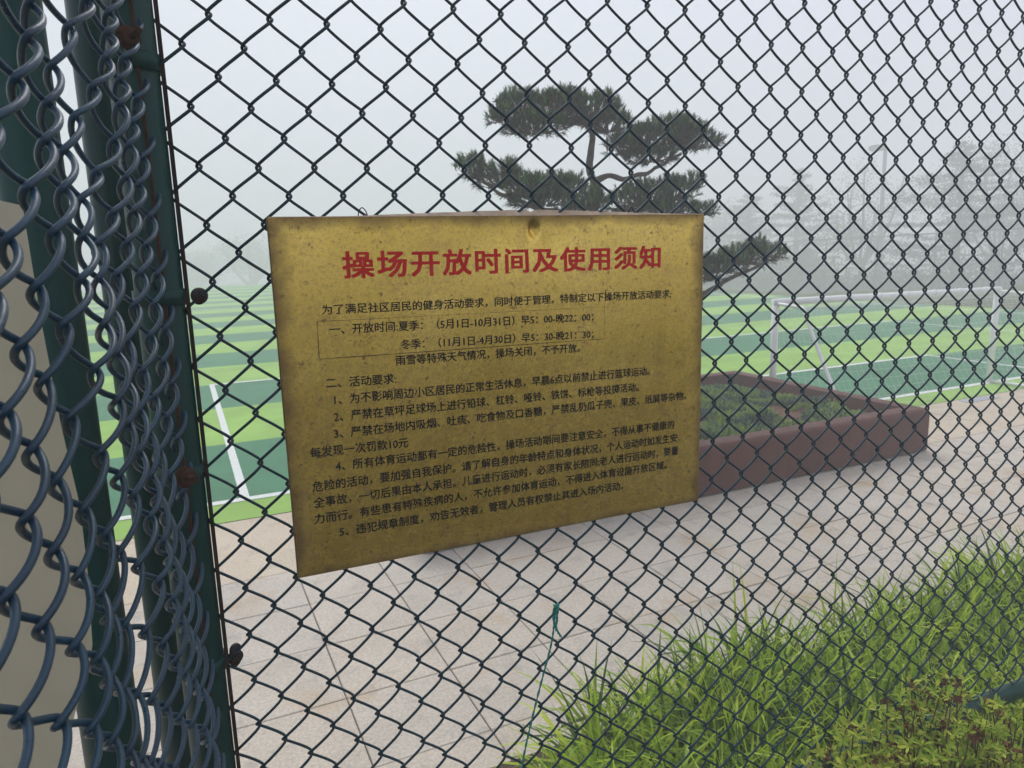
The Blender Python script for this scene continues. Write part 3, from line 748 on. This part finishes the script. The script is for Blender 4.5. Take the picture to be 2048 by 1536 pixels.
def seam(p, q, w_):
    n = 60; (ua, za), (ub, zb_) = p, q; L_ = math.hypot(ub-ua, zb_-za); nu, nz = -(zb_-za)/L_*w_, (ub-ua)/L_*w_; o = len(b.v)
    for i in range(n+1):
        t = i/n; k_ = .6+.8*abs(noise.noise(Vector((t*9, za*50, 0)))); u, z = ua+(ub-ua)*t, za+(zb_-za)*t
        b.v += [tuple(sgn(u+nu*k_, z+nz*k_, .00055)), tuple(sgn(u-nu*k_, z-nz*k_, .00055))]
    for i in range(n): b.f.append((o+2*i, o+2*i+1, o+2*i+3, o+2*i+2)); b.mi.append(0)
seam(q4[3], q4[0], .00055); seam(q4[3], q4[2], .00055); seam(q4[0], q4[1], .00025); seam(q4[1], q4[2], .0002)
b.build('strip_border', M['rust_dark'], sign, smooth=False)
LINES = [('操场开放时间及使用须知', 687, 556.5, 1320, 536, .0360, 'red', .020, 1),
 ('为了满足社区居民的健身活动要求，同时便于管理，特制定以下操场开放活动要求:', 644, 629.5, 1342, 595.5, .0138, 'black', .012, 0),
 ('一、开放时间:夏季：（5月1日-10月31日）早5：00-晚22：00；', 659, 669, 1186, 642, .0142, 'black', .012, 0),
 ('冬季：（11月1日-4月30日）早5：30-晚21：30；', 801, 698.5, 1186, 676.5, .0142, 'black', .012, 0),
 ('雨雪等特殊天气情况，操场关闭，不予开放。', 791.5, 730.5, 1159, 704, .0145, 'black', .012, 0),
 ('二、活动要求:', 652, 776.5, 792, 766.5, .0148, 'black', .012, 0),
 ('1、为不影响周边小区居民的正常生活休息，早晨6点以前禁止进行篮球运动。', 669, 809.5, 1299, 750, .0150, 'black', .012, 0),
 ('2、严禁在草坪足球场上进行铅球、杠铃、哑铃、铁饼、标枪等投掷活动。', 668, 843.5, 1277, 782, .0150, 'black', .012, 0),
 ('3、严禁在场地内吸烟、吐痰、吃食物及口香糖，严禁乱扔瓜子壳、果皮、纸屑等杂物。', 668.5, 877, 1372, 799, .0150, 'black', .012, 0),
 ('每发现一次罚款10元', 621, 916, 816, 894, .0152, 'black', .012, 0),
 ('4、所有体育运动都有一定的危险性，操场活动期间要注意安全，不得从事不健康的', 671.5, 942, 1348, 857, .0152, 'black', .012, 0),
 ('危险的活动，要加强自我保护。请了解自身的年龄特点和身体状况，个人运动时如发生安', 625.5, 983.5, 1354, 883.5, .0152, 'black', .012, 0),
 ('全事故，一切后果由本人承担。儿童进行运动时，必须有家长陪同;老人进行运动时，要量', 628, 1015.5, 1356, 908.5, .0152, 'black', .012, 0),
 ('力而行。有些患有特殊疾病的人，不允许参加体育运动，不得进入体育设施开放区域。', 629.5, 1048, 1333, 937.5, .0152, 'black', .012, 0),
 ('5、违犯规章制度，劝告无效者，管理人员有权禁止其进入场内活动。', 679.5, 1073, 1246, 979, .0152, 'black', .012, 0)]
fc = bpy.data.curves.new('lettering', 'FONT'); fo = bpy.data.objects.new('lettering_source', fc); COL.objects.link(fo)
def lettering(body, x0, y0, x1, y1, hh, mt, off, title, parent=sign):
    lift = .00085 if '季：' in body else .0005
    fc.body = body; fc.resolution_u = 2; fc.space_character = 1.12 if title else 1.0
    bpy.context.view_layer.update()
    ev = fo.evaluated_get(bpy.context.evaluated_depsgraph_get()); me = ev.to_mesh()
    V = [v.co.copy() for v in me.vertices]; FS = [tuple(p.vertices) for p in me.polygons]; ev.to_mesh_clear()
    if title:                                                # fine enough to follow the bowed plate
        t_ = bmesh.new(); vv = [t_.verts.new(v) for v in V]
        for f in FS: t_.faces.new([vv[i] for i in f])
        for _ in range(3):
            bmesh.ops.triangulate(t_, faces=t_.faces[:])
            bmesh.ops.subdivide_edges(t_, edges=[e for e in t_.edges if e.calc_length() > .14], cuts=1)
        bmesh.ops.triangulate(t_, faces=t_.faces[:]); t_.verts.index_update()
        V = [v.co.copy() for v in t_.verts]; FS = [tuple(v.index for v in f.verts) for f in t_.faces]; t_.free()
    xs = [v.x for v in V]; xa, xb = min(xs), max(xs)
    (ua, za), (ub, zb_) = fuv(x0, y0), fuv(x1, y1)
    sc = hh/.92*1.0
    b = MB(); sx_ = (ub-ua)/(xb-xa)
    W_ = .021 if title else .017                              # overprinted a little to the side, so that the strokes come out bold
    for q, (ox, oy) in enumerate(((-W_, -W_), (W_, -W_), (W_, W_), (-W_, W_), (0, 0)) if title else ((-W_, -W_*.8), (W_, W_*.8))):
        vs = []
        for v in V:
            t = (v.x-xa)/(xb-xa); u = ua+(ub-ua)*t+ox*sx_; z = za+(zb_-za)*t+(v.y+.08+oy)*sc
            vs.append(tuple(sgn(u, z, lift+.00003*q)))
        b.add(vs, FS)
    return b.build('lettering', M[mt], parent, smooth=False)
for L_ in LINES: lettering(*L_)
# little wire ties that hold the plate
for x, y in ((727, 428), (1268, 426)):
    u, z = fuv(x, y); c = sgn(u, SZ1, -.008)
    P = [c+fU*(.006*math.cos(a))+Vector((0, 0, .004+.0085*math.sin(a)))-fN*.004*math.sin(a*2) for a in [R_(q*24) for q in range(-2, 10)]]
    tubeo('tie_wire', P, .0008, M['rust_dark'], sign, 6)

# ---------------------------------------------------------------- cream board behind the near mesh
BO = LO-lN*.045
def lp_(x, y): return on_plane(x, y, BO, lN)
out = [(45, 411), (82, 640), (122, 850), (160, 1012), (176, 1150), (185, 1290), (176, 1345), (152, 1420), (132, 1500), (118, 1600), (100, 1760)]
right = [lp_(*p) for p in out]
topL = lp_(45, 411)-lD*.22; 
b = MB(); nn_ = len(right)
for t_ in (0, -.004):
    for p in right: b.v.append(tuple(p+lN*t_))
    for p in right: q = p.copy()-lD*(.22+(p-right[0]).dot(lD)); q += Vector((0,0,.004)); b.v.append(tuple(q+lN*t_))
for k_ in range(nn_-1):
    b.f.append((k_, k_+1, nn_+k_+1, nn_+k_)); b.f.append((2*nn_+k_, 3*nn_+k_, 3*nn_+k_+1, 2*nn_+k_+1)); b.f.append((k_, 2*nn_+k_, 2*nn_+k_+1, k_+1))
    b.f.append((nn_+k_, nn_+k_+1, 3*nn_+k_+1, 3*nn_+k_))
b.f += [(0, nn_, 3*nn_, 2*nn_), (nn_-1, 3*nn_-1, 4*nn_-1, 2*nn_-1)]; b.mi = [0]*len(b.f)
board = thing('cream_board', right[4], 'plain cream board hanging behind the near mesh at the left edge', 'board')
b.build('panel', M['board'], board, smooth=False)
b = MB(); q = lp_(2, 612)+lN*.001
for dx, dz, w_, h_ in ((0, 0, .012, .004), (.004, -.006, .004, .016), (.009, -.004, .003, .012)):
    p = q-lD*dx+Vector((0, 0, dz)); b.add([p, p-lD*w_, p-lD*w_+Vector((0,0,h_)), p+Vector((0,0,h_))], [(0,1,2,3)])
b.build('red_mark', M['red'], board, smooth=False)

# ---------------------------------------------------------------- teal cord
kp = on_plane(1111, 1212, fpt(0, 0, .008), fN)
cord = thing('nylon_cord', kp, 'thin teal nylon cord knotted to the mesh below the notice and hanging down', 'cord')
b = MB(); P = []
for q in range(40): a = q*.55; P.append(kp+fU*(.0035*math.cos(a))+fN*(.0035*math.sin(a)+.002)+Vector((0, 0, .004-.0004*q+.002*math.sin(q*1.3))))
b.tube(P, .0018, 6); b.build('knot', M['cord'], cord)
def twisted(name, P, r=.00115):
    P = smooth_path(P, 14); b = MB()
    for s_ in (0, math.pi):
        Q = []
        for q, p in enumerate(P): a = q*.8+s_; Q.append(p+fU*math.cos(a)*r*.8+fN*math.sin(a)*r*.8)
        b.tube(Q, r, 5)
    b.build(name, M['cord'], cord)
on = lambda x, y, d=.008: on_plane(x, y, fpt(0, 0, d), fN)
twisted('strand', [on(1110, 1220), on(1108, 1250), on(1102, 1290), on(1085, 1355), on(1066, 1430), on(1050, 1500), on(1040, 1560), on(1030, 1640)])
twisted('loose_end', [on(1112, 1215), on(1114, 1238), on(1112, 1255), on(1122, 1274)], .0014)
twisted('loose_end', [on(1108, 1216), on(1106, 1235), on(1111, 1252), on(1113, 1262)], .0012)

# ---------------------------------------------------------------- strappy grass between fence and paving
rgz = random.Random(21)
struct(sheet('planting_bed', .62, .3, 9, 1.86, .008, M['soil']))
def blade(b, p, a, L_, w_, lean, mi=0, n=5):
    d = Vector((math.cos(a), math.sin(a), 0)); sd_ = Vector((-math.sin(a), math.cos(a), 0)); sd_ = (sd_+Vector((0, 0, rgz.uniform(-.5, .5)))).normalized()
    o = len(b.v); x = 0; z = 0; th = R_(90)-lean*.35
    for q in range(n+1):
        t = q/n; ww = w_*(1-t**2.2)*.5+.0003; P = p+d*x+Vector((0, 0, z))
        b.v += [tuple(P-sd_*ww), tuple(P+sd_*ww)]
        x += math.cos(th)*L_/n; z += math.sin(th)*L_/n; th -= lean*(.45+.7*t)*1.7/n*1.2
    for q in range(n): b.f.append((o+2*q, o+2*q+1, o+2*q+3, o+2*q+2)); b.mi.append(mi)
b = MB()
for q in range(11000):
    x = .62+rgz.random()**1.15*5.2
    yl = 1.06; yh = 1.80+.10*noise.noise(Vector((x*2.1, 0, 0)))
    if x < 1.1: yh = min(yh, 1.2+(x-.55)*1.1)
    y = rgz.uniform(yl, yh)
    cl = noise.noise(Vector((x*3.2, y*3.2, 0)))
    if cl < -.35 and rgz.random() < .7: continue
    L_ = rgz.uniform(.24, .44)*(1+.25*cl); 
    blade(b, Vector((x, y, .004)), rgz.uniform(0, 6.283), L_, rgz.uniform(.008, .0175), rgz.uniform(.35, 1.75), 1 if rgz.random() < .22+.5*max(0, noise.noise(Vector((x*5, y*5, 7)))) else 0)
for q in range(900):                                     # long arching leaves on top
    x = .9+rgz.random()*4.5; y = rgz.uniform(1.12, 1.62)
    blade(b, Vector((x, y, .02)), rgz.uniform(0, 6.283), rgz.uniform(.40, .54), rgz.uniform(.010, .016), rgz.uniform(1.0, 2.0), 0, 7)
for q in range(1500):                                    # the same grass has crept through to the near side
    x = .55+rgz.random()*2.2; y = rgz.uniform(.66, 1.02)
    blade(b, Vector((x, y, .004)), rgz.uniform(0, 6.283), rgz.uniform(.34, .62), rgz.uniform(.006, .012), rgz.uniform(.2, 1.3), 1 if rgz.random() < .16 else 0)
tag(b.build('grass', [M['grass'], M['grass_dark']], smooth=False, origin=(2.5, 1.4, 0)), 'dense bright green strappy grass growing along the foot of the fence', 'grass', kind='stuff')

# ---------------------------------------------------------------- azalea like shrubs in front of the fence
ra = random.Random(8)
def shrub(px, py, D, size, n, label):
    top = at_dist(px, py, D); g = Vector((top.x, top.y, 0))
    t = thing('shrub', g, label, 'shrub', 'shrubs in front of the fence foot')
    tw = MB(); lf = MB(); bl = MB()
    for k_ in range(n):
        a = ra.uniform(0, 6.283); rr = size*ra.random()**.6
        e = Vector((g.x+math.cos(a)*rr, g.y+math.sin(a)*rr*.8, top.z*(1-.22*(rr/size)**2)*ra.uniform(.62, 1.0)))
        s0 = g+Vector((ra.gauss(0, .02), ra.gauss(0, .02), 0))
        mid = s0.lerp(e, .5)+Vector((math.cos(a)*.05+ra.gauss(0, .03), math.sin(a)*.05+ra.gauss(0, .03), .02))
        P = smooth_path([s0, mid, e], 4); tw.tube(P, [.0024*(1-q/len(P))+.0008 for q in range(len(P))], 4, False)
        for q in range(9):                                # whorls of narrow leaves
            i0 = ra.randint(4, len(P)-1); c0 = P[i0]+Vector((ra.gauss(0, .012), ra.gauss(0, .012), ra.gauss(0, .012)))
            ax = Vector((ra.gauss(0, .5), ra.gauss(0, .5), 1)).normalized(); o1 = ax.orthogonal().normalized(); o2 = ax.cross(o1); a0 = ra.random()*6
            for w in range(5):
                a2 = a0+w*1.257+ra.gauss(0, .15); v = (ax*ra.uniform(.35, .9)+o1*math.cos(a2)+o2*math.sin(a2)).normalized(); sd_ = v.cross(ax).normalized()
                l_ = ra.uniform(.013, .026); w_ = l_*ra.uniform(.14, .2); dn = ax*(-l_*.12)
                lf.add([c0, c0+v*l_*.35+sd_*w_*.8, c0+v*l_*.65+sd_*w_*.8+dn*.3, c0+v*l_+dn, c0+v*l_*.65-sd_*w_*.8+dn*.3, c0+v*l_*.35-sd_*w_*.8], [(0, 1, 2, 3, 4, 5)])
        if ra.random() < .36:
            for q in range(16):
                v = Vector((ra.gauss(0, 1), ra.gauss(0, 1), ra.gauss(.3, 1))).normalized(); sd_ = v.orthogonal().normalized()
                c = e+Vector((ra.gauss(0, .004), ra.gauss(0, .004), ra.gauss(0, .004))); l_ = ra.uniform(.006, .013)
                bl.add([c, c+v*l_*.6+sd_*l_*.35, c+v*l_, c+v*l_*.6-sd_*l_*.35], [(0, 1, 2, 3)])
    tw.build('stem', M['twig'], t); lf.build('foliage', M['azalea'], t, smooth=False); bl.build('withered_blossom', M['bloom'], t, smooth=False)
shrub(1960, 1375, 1.60, .27, 330, 'shrub with small yellowish leaves and most brown withered blossoms at the lower right corner')
shrub(1745, 1465, 1.42, .16, 150, 'lower small leaved shrub with brown withered blossoms left of the corner shrub')
bpy.data.objects.remove(fo)

# ---------------------------------------------------------------- the fog
b = MB(); b.box((-155, -155, -4.3), (155, 155, 12.0))
hz = b.build('haze', [], smooth=False); hz['kind'] = 'stuff'
hm = bpy.data.materials.new('fog'); hm.use_nodes = True; hn = hm.node_tree; hn.nodes.clear()
pv = hn.nodes.new('ShaderNodeVolumePrincipled'); pv.inputs['Color'].default_value = (.985, .985, 1, 1); pv.inputs['Density'].default_value = .023
pv.inputs['Anisotropy'].default_value = 0.0
ho = hn.nodes.new('ShaderNodeOutputMaterial'); hn.links.new(pv.outputs[0], ho.inputs['Volume'])
hz.data.materials.append(hm)
for o in COL.objects:
    if '_o' in o: del o['_o']
